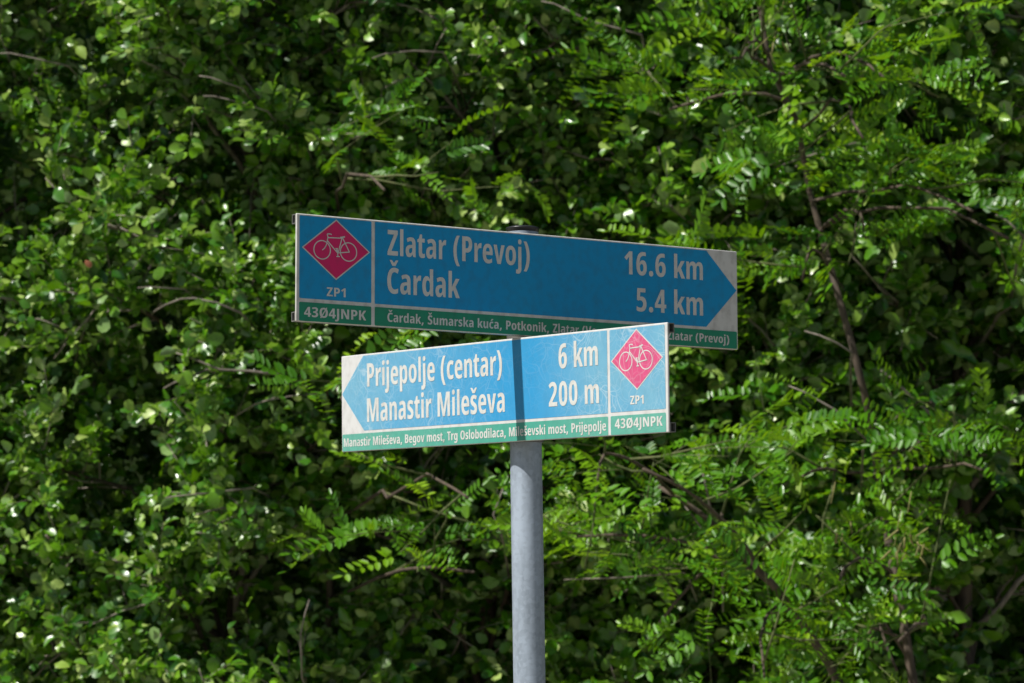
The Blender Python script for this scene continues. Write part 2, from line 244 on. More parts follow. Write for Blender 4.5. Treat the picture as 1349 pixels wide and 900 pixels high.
# ------------------------------------------------------------------ lettering (glyph outlines, 1000 units per em)
GL = json.loads(r'''{" ":[260],"(":[345,[[40,274],[44,356],[56,435],[76,511],[105,584],[141,652],[187,714],[315,714],[273,650],[239,581],[212,507],[192,431],[181,354],[177,275],[181,198],[192,121],[212,46],[239,-27],[273,-95],[314,-158],[187,-158],[141,-97],[105,-32],[76,40],[56,115],[44,193]]],")":[345,[[305,274],[301,193],[289,115],[269,40],[241,-32],[204,-97],[158,-158],[31,-158],[72,-95],[106,-27],[133,46],[153,121],[165,198],[168,275],[165,354],[153,431],[133,507],[106,581],[72,650],[30,714],[158,714],[204,652],[241,584],[269,511],[289,435],[301,356]]],",":[297,[[222,116],[229,105],[220,69],[208,32],[194,-8],[178,-48],[161,-88],[143,-129],[29,-129],[39,-86],[49,-44],[58,-1],[66,40],[72,79],[78,116]]],".":[288,[[55,73],[57,100],[66,122],[80,138],[108,153],[145,158],[180,153],[209,138],[222,122],[231,100],[233,73],[227,35],[208,8],[180,-7],[145,-13],[108,-7],[80,8],[61,35]]],"0":[507,[[469,356],[468,303],[464,253],[458,207],[449,164],[438,125],[423,91],[404,61],[382,36],[356,16],[326,2],[292,-7],[253,-10],[208,-6],[168,8],[134,30],[104,61],[81,101],[62,151],[49,210],[41,278],[38,356],[41,434],[48,502],[60,561],[78,611],[102,651],[131,683],[165,706],[206,720],[253,724],[299,719],[339,706],[374,682],[403,650],[427,609],[445,559],[459,500],[466,432]],[[182,356],[182,305],[185,259],[188,220],[193,187],[201,160],[210,140],[229,120],[253,113],[278,120],[297,140],[306,160],[314,187],[319,220],[323,259],[325,305],[326,356],[325,408],[323,453],[319,492],[314,525],[306,553],[297,574],[278,594],[253,601],[229,594],[210,574],[201,553],[194,526],[188,493],[185,453],[182,408]]],"1":[507,[[382,0],[238,0],[238,410],[239,432],[239,454],[239,476],[240,499],[241,522],[241,543],[232,532],[223,521],[212,509],[199,496],[132,431],[50,518],[255,714],[382,714]]],"2":[507,[[459,0],[31,0],[31,102],[182,289],[211,326],[235,359],[255,387],[271,413],[283,436],[291,457],[299,488],[302,519],[297,553],[282,579],[258,594],[226,600],[195,596],[166,584],[146,571],[125,553],[102,530],[29,625],[49,645],[70,664],[91,680],[112,693],[135,704],[159,713],[184,719],[212,723],[241,724],[280,721],[316,713],[348,700],[376,681],[400,659],[419,632],[434,602],[442,568],[445,531],[443,498],[438,466],[430,436],[418,406],[403,375],[383,344],[359,312],[331,276],[298,238],[207,129],[207,124],[459,124]]],"3":[507,[[446,546],[444,519],[438,494],[429,471],[417,449],[402,430],[384,413],[363,398],[340,386],[314,376],[314,372],[359,360],[396,342],[425,317],[446,285],[458,247],[462,202],[459,162],[450,125],[434,91],[412,62],[384,37],[350,17],[310,2],[265,-7],[214,-10],[180,-9],[148,-6],[120,-2],[92,5],[63,14],[34,26],[34,156],[61,142],[88,131],[116,122],[156,113],[194,111],[232,114],[262,122],[284,136],[299,156],[308,180],[311,209],[307,240],[296,265],[278,284],[250,297],[227,303],[199,307],[167,308],[125,308],[125,425],[168,425],[211,428],[245,437],[271,452],[290,472],[301,497],[305,526],[299,559],[282,583],[256,598],[220,603],[196,601],[174,596],[152,589],[132,579],[112,568],[93,554],[35,655],[64,676],[95,694],[127,707],[162,716],[201,722],[244,724],[303,719],[352,703],[392,678],[422,643],[440,599]]],"4":[507,[[493,145],[416,145],[416,0],[275,0],[275,145],[17,145],[17,258],[277,716],[416,716],[416,261],[493,261]],[[275,411],[275,423],[276,439],[276,456],[277,473],[277,490],[278,505],[279,517],[279,524],[275,524],[267,504],[259,485],[250,467],[241,449],[138,261],[275,261]]],"5":[507,[[272,458],[308,455],[340,445],[370,430],[397,409],[419,383],[438,353],[451,317],[459,278],[462,235],[459,186],[450,142],[434,103],[413,69],[385,41],[352,19],[312,3],[266,-7],[214,-10],[182,-9],[152,-6],[124,-1],[98,6],[73,15],[50,26],[50,155],[74,143],[99,132],[126,123],[153,116],[180,112],[205,111],[238,114],[266,125],[287,142],[303,166],[313,195],[316,229],[313,262],[303,289],[288,311],[265,327],[237,336],[202,339],[179,338],[156,335],[133,329],[111,323],[60,356],[83,714],[421,714],[421,589],[205,589],[194,448],[214,453],[233,455],[252,457]]],"6":[507,[[38,303],[39,347],[42,390],[46,432],[53,472],[62,511],[74,547],[89,581],[107,612],[128,640],[153,665],[182,685],[215,702],[251,714],[293,722],[339,724],[363,723],[387,722],[411,719],[433,715],[433,596],[413,600],[392,603],[370,605],[346,605],[317,604],[292,599],[269,591],[249,580],[231,566],[216,549],[203,529],[192,506],[184,480],[178,451],[174,419],[171,385],[176,385],[190,409],[206,429],[225,445],[247,457],[272,464],[301,467],[335,464],[366,455],[394,439],[417,418],[437,392],[452,360],[463,324],[470,283],[472,238],[469,190],[461,147],[447,107],[428,73],[404,44],[375,21],[342,4],[304,-7],[262,-10],[229,-8],[198,-1],[170,10],[144,26],[120,46],[99,70],[81,99],[66,131],[54,168],[45,209],[40,254]],[[259,111],[288,119],[311,142],[322,166],[329,197],[331,235],[329,269],[323,297],[314,320],[291,342],[260,349],[238,346],[219,335],[203,320],[192,300],[185,277],[183,252],[184,226],[187,200],[193,177],[201,155],[212,137],[225,123],[241,114]]],"B":[574,[[274,714],[350,709],[410,695],[457,671],[490,637],[509,592],[516,538],[512,497],[503,462],[493,441],[480,423],[466,408],[441,390],[411,379],[411,374],[435,367],[456,357],[475,344],[491,329],[505,311],[516,290],[524,266],[528,238],[530,207],[527,167],[518,130],[502,97],[481,68],[455,44],[424,25],[387,11],[346,3],[301,0],[71,0],[71,714]],[[277,427],[306,430],[329,437],[346,450],[363,479],[368,517],[362,552],[345,577],[326,588],[302,595],[273,597],[216,597],[216,427]],[[216,314],[216,119],[287,119],[317,122],[341,130],[358,145],[371,164],[378,189],[381,219],[378,246],[370,270],[357,288],[338,302],[313,311],[282,314]]],"J":[285,[[17,-213],[-5,-212],[-26,-210],[-46,-207],[-64,-202],[-64,-81],[-50,-85],[-36,-88],[-20,-90],[-3,-91],[21,-88],[40,-79],[54,-63],[64,-40],[70,-8],[71,34],[71,714],[216,714],[216,40],[214,-19],[206,-69],[192,-110],[174,-143],[151,-169],[124,-189],[92,-202],[57,-210]]],"K":[563,[[568,0],[406,0],[266,291],[216,251],[216,0],[71,0],[71,714],[216,714],[216,388],[227,410],[240,434],[255,460],[271,487],[409,714],[567,714],[370,396]]],"M":[831,[[353,0],[201,532],[197,532],[199,504],[201,474],[202,444],[203,414],[204,386],[204,360],[204,0],[71,0],[71,714],[270,714],[415,214],[418,214],[562,714],[761,714],[761,0],[623,0],[623,362],[623,389],[624,417],[625,446],[626,475],[628,504],[629,532],[625,532],[473,0]]],"N":[685,[[615,0],[439,0],[200,507],[196,507],[199,476],[201,445],[202,414],[203,385],[204,358],[204,333],[204,0],[71,0],[71,714],[246,714],[483,216],[487,216],[485,246],[484,276],[482,306],[481,334],[481,361],[480,385],[480,714],[615,714]]],"O":[660,[[613,358],[611,303],[605,253],[596,206],[582,163],[565,124],[544,89],[518,60],[489,35],[456,15],[418,1],[376,-7],[330,-10],[284,-7],[242,2],[205,16],[171,36],[142,60],[116,90],[95,124],[77,163],[64,206],[54,254],[49,304],[47,359],[50,433],[61,499],[78,558],[103,608],[134,649],[173,682],[219,706],[271,720],[331,725],[391,720],[444,705],[489,680],[528,646],[559,604],[583,554],[600,495],[610,430]],[[198,358],[200,308],[205,264],[213,226],[224,193],[238,165],[256,144],[278,129],[302,119],[330,116],[358,119],[383,128],[404,143],[422,164],[436,191],[447,224],[455,263],[459,308],[461,358],[458,431],[447,492],[429,539],[404,573],[371,594],[331,601],[302,598],[278,588],[256,573],[238,551],[224,524],[212,491],[205,452],[200,408]]],"P":[535,[[268,714],[340,708],[399,689],[444,657],[476,614],[495,559],[502,493],[500,459],[496,427],[488,397],[477,369],[463,343],[445,320],[424,300],[399,283],[371,270],[339,260],[302,254],[262,252],[216,252],[216,0],[71,0],[71,714]],[[259,592],[216,592],[216,374],[248,374],[280,377],[306,385],[328,401],[343,423],[353,453],[356,491],[353,522],[345,547],[332,567],[314,581],[289,589]]],"T":[480,[[312,0],[168,0],[168,589],[16,589],[16,714],[463,714],[463,589],[312,589]]],"V":[565,[[565,714],[365,0],[198,0],[0,714],[155,714],[251,316],[257,292],[263,263],[269,233],[274,203],[279,176],[281,152],[285,175],[290,203],[295,233],[301,263],[307,291],[312,316],[410,714]]],"Z":[486,[[462,0],[26,0],[26,100],[291,591],[32,591],[32,714],[455,714],[455,614],[191,124],[462,124]]],"a":[510,[[271,557],[325,552],[369,535],[405,508],[431,470],[446,422],[451,363],[451,0],[350,0],[326,74],[323,74],[304,48],[283,27],[261,10],[236,-1],[207,-8],[172,-10],[143,-7],[118,0],[95,13],[76,30],[60,50],[48,74],[39,102],[34,131],[32,162],[38,215],[55,258],[84,291],[124,316],[174,332],[235,339],[311,342],[311,362],[307,401],[294,428],[273,443],[244,448],[215,446],[185,438],[164,430],[141,421],[118,409],[79,510],[106,524],[136,536],[167,545],[200,552],[234,556]],[[269,251],[238,247],[214,240],[196,228],[179,203],[174,168],[177,137],[188,116],[206,103],[229,99],[262,106],[288,127],[301,148],[309,174],[311,204],[311,253]]],"b":[545,[[201,576],[201,554],[200,530],[198,504],[196,476],[201,476],[217,500],[236,521],[256,536],[278,548],[304,555],[332,557],[382,549],[424,524],[459,484],[485,428],[501,358],[506,275],[503,218],[496,166],[484,121],[468,82],[448,49],[424,23],[396,5],[364,-6],[330,-10],[301,-8],[277,-2],[256,7],[237,21],[219,38],[201,59],[193,59],[172,0],[61,0],[61,760],[201,760]],[[285,439],[258,435],[236,422],[220,401],[209,372],[205,348],[202,320],[201,289],[201,265],[203,215],[210,175],[221,145],[237,124],[259,111],[287,106],[310,111],[329,125],[344,148],[355,181],[361,224],[363,276],[361,326],[355,367],[344,398],[329,421],[310,435]]],"c":[440,[[265,-10],[219,-7],[178,3],[142,20],[111,44],[86,74],[66,112],[51,158],[42,211],[39,271],[42,327],[51,378],[66,424],[87,463],[113,496],[144,523],[181,542],[223,553],[271,557],[312,555],[350,548],[373,541],[395,532],[416,521],[377,410],[351,423],[327,432],[302,438],[277,439],[249,435],[225,420],[207,397],[193,364],[187,337],[183,306],[182,271],[183,237],[187,207],[193,180],[207,149],[226,126],[250,112],[278,108],[311,111],[343,119],[363,127],[384,137],[404,149],[404,32],[384,19],[363,9],[340,1],[304,-7]]],"d":[545,[[215,-10],[164,-2],[121,23],[86,64],[60,120],[44,190],[39,274],[44,358],[60,427],[86,483],[121,524],[164,549],[214,557],[242,555],[268,548],[290,537],[311,521],[329,501],[344,477],[349,477],[347,504],[345,531],[344,556],[344,577],[344,760],[484,760],[484,0],[373,0],[351,63],[344,63],[328,41],[310,23],[291,9],[269,-1],[244,-8]],[[261,105],[288,110],[310,122],[327,142],[338,171],[345,210],[347,257],[347,283],[345,331],[338,370],[327,400],[311,422],[289,434],[260,439],[237,434],[217,420],[202,397],[190,365],[184,324],[182,274],[184,222],[191,180],[202,147],[218,124],[237,110]]],"e":[505,[[258,557],[301,553],[339,543],[372,527],[401,504],[425,476],[444,442],[458,403],[466,358],[469,309],[469,235],[179,235],[183,194],[193,160],[209,134],[231,115],[259,104],[293,100],[332,102],[369,110],[392,117],[416,128],[442,141],[442,28],[417,16],[392,7],[366,-1],[338,-6],[308,-9],[276,-10],[227,-6],[183,5],[145,23],[113,48],[87,80],[66,118],[51,163],[42,214],[39,270],[42,329],[51,382],[65,427],[85,466],[110,498],[140,524],[175,542],[215,553]],[[262,451],[230,444],[205,422],[192,400],[184,370],[180,333],[338,333],[336,367],[330,395],[319,419],[304,436],[285,447]]],"g":[545,[[216,557],[244,555],[269,549],[291,538],[311,523],[329,503],[345,478],[352,478],[364,547],[484,547],[484,19],[481,-34],[472,-81],[458,-122],[437,-158],[410,-187],[376,-210],[336,-227],[289,-237],[235,-240],[202,-239],[171,-236],[143,-231],[116,-224],[90,-215],[66,-204],[66,-82],[94,-95],[121,-105],[147,-113],[174,-118],[202,-122],[230,-123],[264,-120],[292,-111],[314,-97],[331,-77],[341,-49],[344,-14],[344,-4],[344,13],[345,33],[347,53],[349,72],[344,72],[328,47],[310,26],[291,11],[268,-1],[242,-8],[213,-10],[163,-2],[121,23],[86,64],[60,119],[44,188],[39,271],[44,355],[60,426],[87,482],[122,524],[165,549]],[[260,440],[236,435],[217,421],[202,397],[191,364],[186,337],[183,305],[182,269],[184,219],[191,178],[202,147],[217,125],[237,111],[262,107],[283,109],[300,116],[315,127],[327,142],[336,163],[342,188],[346,217],[347,252],[347,278],[346,313],[343,344],[338,370],[327,401],[310,423],[288,436]]],"i":[264,[[202,547],[202,0],[62,0],[62,547]],[[132,763],[164,758],[188,745],[203,721],[208,687],[203,654],[188,631],[164,618],[132,613],[101,618],[77,631],[61,654],[56,687],[61,722],[76,745],[100,758]]],"j":[264,[[42,-240],[22,-239],[1,-237],[-19,-234],[-37,-229],[-37,-112],[-24,-116],[-12,-119],[-1,-121],[11,-121],[33,-117],[48,-103],[58,-80],[61,-44],[61,547],[202,547],[202,-58],[200,-95],[194,-128],[184,-157],[170,-182],[153,-202],[131,-218],[105,-230],[76,-237]],[[56,687],[61,722],[76,745],[100,758],[132,763],[164,758],[188,745],[203,721],[208,687],[203,654],[188,631],[164,618],[132,613],[101,618],[76,631],[61,654]]],"k":[523,[[201,430],[201,397],[200,363],[197,330],[194,298],[198,298],[205,311],[213,325],[221,338],[229,352],[237,364],[244,375],[360,547],[514,547],[352,320],[523,0],[366,0],[255,221],[201,172],[201,0],[61,0],[61,760],[201,760]]],"l":[262,[[201,0],[61,0],[61,760],[201,760]]],"m":[825,[[609,557],[657,552],[696,536],[727,509],[748,471],[761,421],[766,359],[766,0],[626,0],[626,319],[624,357],[619,386],[610,409],[591,430],[563,437],[537,433],[516,419],[501,396],[491,365],[485,324],[483,274],[483,0],[343,0],[343,320],[342,357],[337,386],[328,409],[317,425],[301,434],[282,437],[254,432],[233,417],[218,392],[208,357],[204,328],[202,295],[201,258],[201,0],[61,0],[61,547],[170,547],[188,477],[194,477],[209,501],[227,521],[249,537],[274,548],[302,555],[333,557],[366,555],[394,548],[418,536],[437,520],[453,501],[465,478],[473,478],[489,502],[507,522],[529,537],[553,548],[580,555]]],"n":[552,[[332,557],[379,552],[418,535],[450,508],[474,470],[488,420],[492,360],[492,0],[352,0],[352,320],[351,356],[346,385],[338,408],[318,430],[287,437],[258,433],[236,419],[220,396],[209,362],[203,317],[201,260],[201,0],[61,0],[61,547],[170,547],[187,476],[194,476],[210,501],[229,521],[250,537],[275,548],[302,555]]],"o":[535,[[495,275],[494,236],[489,198],[482,163],[471,129],[457,99],[440,72],[420,48],[396,28],[369,12],[338,0],[304,-8],[266,-10],[231,-8],[198,-1],[169,11],[142,27],[118,47],[97,71],[80,98],[65,128],[54,162],[46,197],[41,235],[39,275],[42,329],[50,379],[64,424],[84,463],[109,496],[140,522],[177,542],[220,553],[268,557],[312,554],[352,543],[388,524],[419,499],[445,467],[467,429],[483,384],[492,332]],[[182,274],[183,239],[186,208],[191,181],[202,148],[219,123],[241,109],[268,104],[295,109],[317,123],[333,147],[344,181],[349,208],[352,240],[353,275],[352,310],[349,341],[344,368],[333,401],[317,424],[295,438],[267,443],[240,438],[218,424],[202,401],[191,368],[184,326]]],"p":[545,[[330,557],[381,549],[424,525],[459,484],[485,428],[501,358],[506,274],[503,217],[496,166],[484,120],[468,81],[448,49],[424,23],[396,5],[365,-6],[331,-10],[303,-8],[277,-1],[254,11],[234,26],[216,45],[201,67],[196,67],[198,41],[200,17],[201,-6],[201,-26],[201,-240],[61,-240],[61,547],[174,547],[194,476],[201,476],[218,502],[236,523],[256,538],[278,549],[302,555]],[[285,442],[258,438],[237,425],[221,405],[210,375],[205,351],[202,322],[201,288],[201,265],[202,231],[205,202],[210,177],[221,147],[237,125],[258,113],[285,108],[309,113],[329,127],[344,149],[355,182],[359,208],[362,238],[363,273],[361,325],[355,367],[344,400],[329,423],[309,437]]],"r":[382,[[323,557],[335,557],[347,556],[360,554],[373,551],[359,408],[349,411],[337,413],[323,414],[308,414],[286,412],[265,406],[247,395],[232,380],[219,361],[209,337],[204,310],[202,278],[202,0],[61,0],[61,547],[169,547],[189,457],[196,457],[210,483],[227,507],[247,527],[270,543],[295,554]]],"s":[418,[[386,161],[383,127],[376,96],[364,68],[347,45],[325,25],[299,10],[268,-1],[233,-8],[193,-10],[164,-9],[136,-7],[109,-3],[83,3],[58,11],[34,21],[34,149],[57,137],[82,127],[108,118],[147,109],[184,105],[212,108],[233,118],[245,132],[249,153],[247,166],[242,178],[231,190],[214,203],[198,212],[178,223],[153,234],[129,247],[107,261],[88,276],[72,292],[58,310],[47,330],[37,363],[34,402],[39,447],[56,486],[83,516],[121,539],[166,553],[219,557],[248,556],[276,552],[302,546],[328,538],[354,527],[380,514],[341,411],[312,426],[282,438],[252,446],[223,449],[200,447],[182,439],[172,426],[168,409],[170,396],[175,385],[186,374],[203,362],[219,354],[238,343],[262,330],[286,317],[308,303],[328,288],[345,273],[359,255],[371,235],[382,202]]],"t":[355,[[264,108],[281,109],[299,113],[316,118],[334,124],[334,16],[310,5],[283,-3],[254,-8],[221,-10],[191,-8],[164,-2],[140,8],[120,23],[103,42],[90,65],[81,94],[76,128],[74,167],[74,435],[14,435],[14,504],[85,545],[121,662],[214,662],[214,547],[327,547],[327,435],[214,435],[214,174],[217,145],[226,125],[242,112]]],"u":[552,[[491,547],[491,0],[382,0],[365,70],[357,70],[341,45],[323,25],[301,10],[277,-1],[250,-8],[220,-10],[188,-7],[159,0],[133,13],[111,31],[93,53],[78,81],[68,113],[61,150],[59,191],[59,547],[200,547],[200,230],[201,194],[206,164],[214,140],[233,118],[262,110],[293,115],[317,130],[333,154],[343,187],[347,213],[350,243],[350,277],[350,547]]],"v":[489,[[170,0],[2,547],[148,547],[222,249],[226,232],[230,214],[233,196],[237,178],[239,160],[241,141],[245,141],[247,156],[249,172],[252,190],[256,207],[260,225],[264,243],[342,547],[488,547],[319,0]]],"Ø":[660,[[613,358],[611,302],[605,250],[595,202],[582,159],[564,121],[542,87],[517,57],[487,33],[454,14],[417,1],[375,-7],[330,-10],[293,-8],[258,-2],[226,8],[196,21],[158,-49],[85,-10],[130,73],[103,111],[82,152],[66,198],[55,247],[49,301],[47,359],[50,433],[61,499],[78,558],[103,608],[134,649],[173,682],[219,706],[271,720],[331,725],[369,723],[406,716],[439,705],[469,690],[504,754],[577,716],[534,637],[559,603],[579,564],[594,520],[605,470],[611,417]],[[464,358],[462,406],[457,448],[449,485],[258,139],[273,128],[290,119],[309,114],[330,113],[359,116],[384,125],[405,141],[423,162],[438,190],[449,223],[457,263],[462,308]],[[196,358],[197,318],[200,282],[205,250],[213,221],[407,571],[391,585],[373,595],[353,601],[331,603],[302,600],[277,590],[255,575],[236,553],[222,525],[210,492],[202,453],[197,408]]],"ć":[440,[[265,-10],[219,-7],[178,3],[142,20],[111,44],[86,74],[66,112],[51,158],[42,211],[39,271],[42,327],[51,378],[66,424],[87,463],[113,496],[144,523],[181,542],[223,553],[271,557],[312,555],[350,548],[373,541],[395,532],[416,521],[377,410],[351,423],[327,432],[302,438],[277,439],[249,435],[225,420],[207,397],[193,364],[187,337],[183,306],[182,271],[183,237],[187,207],[193,180],[207,149],[226,126],[250,112],[278,108],[311,111],[343,119],[363,127],[384,137],[404,149],[404,32],[384,19],[363,9],[340,1],[304,-7]],[[420,756],[407,741],[390,723],[370,703],[349,682],[327,662],[305,641],[285,623],[265,606],[168,606],[168,619],[185,644],[202,669],[218,694],[234,719],[249,743],[261,766],[420,766]]],"Č":[537,[[339,600],[306,596],[278,582],[261,569],[246,552],[234,532],[223,509],[214,483],[206,455],[201,424],[198,390],[197,355],[199,306],[205,263],[214,224],[227,191],[244,164],[264,142],[288,127],[315,118],[346,115],[383,117],[418,126],[441,134],[463,143],[486,153],[486,26],[462,15],[437,6],[411,-1],[384,-6],[356,-9],[326,-10],[268,-5],[217,9],[172,34],[134,67],[103,109],[78,159],[61,218],[50,283],[47,356],[49,408],[55,458],[66,504],[80,547],[99,586],[121,621],[147,651],[177,677],[210,697],[247,712],[288,721],[332,724],[363,723],[393,719],[423,713],[453,704],[482,693],[511,679],[467,560],[447,571],[427,581],[406,589],[373,597]],[[248,773],[235,795],[219,821],[206,839],[193,857],[180,875],[161,899],[144,920],[144,933],[232,933],[252,916],[272,897],[293,876],[314,853],[337,877],[358,897],[378,916],[398,933],[486,933],[486,920],[469,899],[450,875],[437,857],[424,839],[412,821],[395,796],[381,773]]],"Š":[481,[[449,209],[446,169],[437,131],[421,97],[401,66],[374,40],[343,19],[306,3],[264,-7],[218,-10],[184,-9],[152,-6],[122,-1],[93,7],[65,17],[36,30],[36,172],[65,157],[95,144],[126,133],[157,126],[186,121],[214,119],[241,122],[263,129],[280,141],[292,156],[300,175],[302,195],[300,217],[293,236],[280,253],[260,270],[241,282],[219,295],[191,310],[162,327],[135,344],[111,362],[91,381],[73,403],[60,427],[50,455],[43,487],[41,523],[44,563],[53,598],[68,630],[89,658],[114,681],[145,700],[180,713],[219,721],[262,724],[296,723],[328,718],[359,712],[389,702],[418,691],[445,678],[404,555],[379,567],[355,577],[331,586],[297,594],[264,597],[241,594],[222,588],[207,578],[196,564],[189,548],[187,530],[190,507],[197,488],[211,471],[232,454],[250,442],[274,429],[302,414],[332,397],[359,379],[382,361],[403,341],[419,319],[432,296],[441,270],[447,241]],[[184,773],[172,795],[155,821],[142,839],[129,857],[116,875],[97,899],[80,920],[80,933],[168,933],[188,916],[208,897],[229,876],[250,853],[273,877],[294,897],[314,916],[335,933],[422,933],[422,920],[405,899],[387,875],[374,857],[361,839],[348,821],[331,796],[317,773]]],"š":[418,[[386,161],[383,127],[376,96],[364,68],[347,45],[325,25],[299,10],[268,-1],[233,-8],[193,-10],[164,-9],[136,-7],[109,-3],[83,3],[58,11],[34,21],[34,149],[57,137],[82,127],[108,118],[147,109],[184,105],[212,108],[233,118],[245,132],[249,153],[247,166],[242,178],[231,190],[214,203],[198,212],[178,223],[153,234],[129,247],[107,261],[88,276],[72,292],[58,310],[47,330],[37,363],[34,402],[39,447],[56,486],[83,516],[121,539],[166,553],[219,557],[248,556],[276,552],[302,546],[328,538],[354,527],[380,514],[341,411],[312,426],[282,438],[252,446],[223,449],[200,447],[182,439],[172,426],[168,409],[170,396],[175,385],[186,374],[203,362],[219,354],[238,343],[262,330],[286,317],[308,303],[328,288],[345,273],[359,255],[371,235],[382,202]],[[146,606],[133,628],[116,654],[104,672],[91,690],[78,708],[58,733],[41,753],[41,766],[129,766],[149,750],[169,731],[190,709],[212,686],[234,710],[255,731],[275,749],[296,766],[383,766],[383,753],[367,732],[348,708],[335,690],[322,672],[310,655],[293,629],[279,606]]]}''')
CAPH = 714.0
def area(c):
    return .5*sum(c[i][0]*c[(i+1) % len(c)][1]-c[(i+1) % len(c)][0]*c[i][1] for i in range(len(c)))
def inside(p, c):
    r = False
    for i in range(len(c)):
        a, b = c[i], c[i-1]
        if (a[1] > p[1]) != (b[1] > p[1]) and p[0] < (b[0]-a[0])*(p[1]-a[1])/(b[1]-a[1])+a[0]: r = not r
    return r
def text_mesh(name, s, x0, x1, base_v, cap, mat, sub=None, z=-.0009):
    """ink of s spans x0..x1 (mm, left to right on the face), baseline at base_v mm below the top edge"""
    pen = 0; placed = []
    for ch in s:
        placed.append((pen, GL[ch])); pen += GL[ch][0]
    def ink(pl):
        xs = [p+q[0] for p, g in pl for c in g[1:] for q in c]; return min(xs), max(xs)
    a, b = ink(placed if sub is None else placed[:len(sub)])
    k = (x1-x0)/(b-a); ky = cap/CAPH
    V = []; F = []; kk = 0
    for p, g in placed:
        cs = g[1:]
        outers = [c for c in cs if area(c) < 0]; holes = [c for c in cs if area(c) >= 0]
        for oc in outers:
            grp = [oc]+[h for h in holes if inside(h[0], oc)]
            flat = [q for c in grp for q in c]
            tri = tessellate_polygon([[Vector((q[0], q[1], 0)) for q in c] for c in grp])
            bi = len(V); zz = z-.00002*(kk % 3); kk += 1
            V += [((x0+(p+q[0]-a)*k)/1000, zz, -(base_v-q[1]*ky)/1000) for q in flat]
            for t in tri:
                A, B, C = (flat[i] for i in t)
                cr = (B[0]-A[0])*(C[1]-A[1])-(B[1]-A[1])*(C[0]-A[0])
                if abs(cr) < 1e-6: continue
                t = tuple(bi+i for i in t); F.append(t if cr > 0 else t[::-1])
    return newmesh(name, V, F, mat)
def poly(name, pts, mat, z=-.0004):
    a = area(pts); pts = pts if a < 0 else pts[::-1]
    return newmesh(name, [(x/1000, z, -y/1000) for x, y in pts], [tuple(range(len(pts)))], mat)
def rrect(x0, y0, x1, y1, r=2.2):
    o = []
    for cx, cy, a0 in ((x1-r, y0+r, -90), (x1-r, y1-r, 0), (x0+r, y1-r, 90), (x0+r, y0+r, 180)):
        for k in range(4):
            a = R(a0+30*k); o.append((cx+r*math.cos(a), cy+r*math.sin(a)))
    return o
def stroke(V, F, pts, w, z, closed=False):
    n = len(pts); P = [Vector(p) for p in pts]; L = []
    for i in range(n):
        a = P[i-1] if (i > 0 or closed) else P[i]; b = P[(i+1) % n] if (i < n-1 or closed) else P[i]
        d = (b-a).normalized(); q = Vector((-d.y, d.x))
        L.append((P[i]+q*w/2, P[i]-q*w/2))
    b0 = len(V)
    for a, b in L: V += [(a.x/1000, z, -a.y/1000), (b.x/1000, z, -b.y/1000)]
    for i in range(n if closed else n-1):
        j = (i+1) % n; F.append((b0+2*i, b0+2*j, b0+2*j+1, b0+2*i+1))
def circ(cx, cy, r, n=36): return [(cx+r*math.cos(2*math.pi*k/n), cy+r*math.sin(2*math.pi*k/n)) for k in range(n)]
def bicycle(ox, mat):
    V = []; F = []; z = -.0012; w = 2.0; k = [0]
    def st(p, ww=w, closed=False):
        k[0] += 1; stroke(V, F, [(ox+x, y) for x, y in p], ww, z-.00003*k[0], closed)
    st(circ(52.9, 64.6, 17.2), w, True); st(circ(108.1, 64.8, 17.2), w, True)
    st([(72.9, 34.9), (70.5, 34.0), (67, 33.8), (64.3, 34.1), (63.2, 35.0), (63.6, 36.4), (65, 39.9)], 2.1)
    st([(65, 39.5), (63.8, 45), (62.6, 51), (61.0, 56), (58.3, 60.6), (55.6, 63.2), (53.0, 65.0)], 1.9)
    st([(64.4, 41.0), (93.2, 40.0)], 2.0); st([(90.6, 38.9), (95, 38.2), (100.4, 36.9)], 2.6)
    st([(63.6, 46.7), (84.8, 68.0)]); st([(94.2, 39.7), (86.3, 67.8)]); st([(95.6, 39.7), (109.9, 65.0)]); st([(85, 68.2), (110.4, 64.8)])
    st([(85.2, 66.5), (85.7, 74.4)]); st([(82.5, 75.0), (89.4, 74.8)], 1.9); st([(80.2, 60.2), (85.8, 59.9)], 1.5); st([(83.3, 60), (84.6, 67)], 3.0)
    # the strokes run either way: turn every face to the front (-y)
    F2 = []
    for f in F:
        a, b, c = (Vector(V[i]) for i in f[:3]); nrm = (b-a).cross(c-b)
        F2.append(f if nrm.y < 0 else f[::-1])
    return newmesh('bicycle_symbol', V, F2, mat)

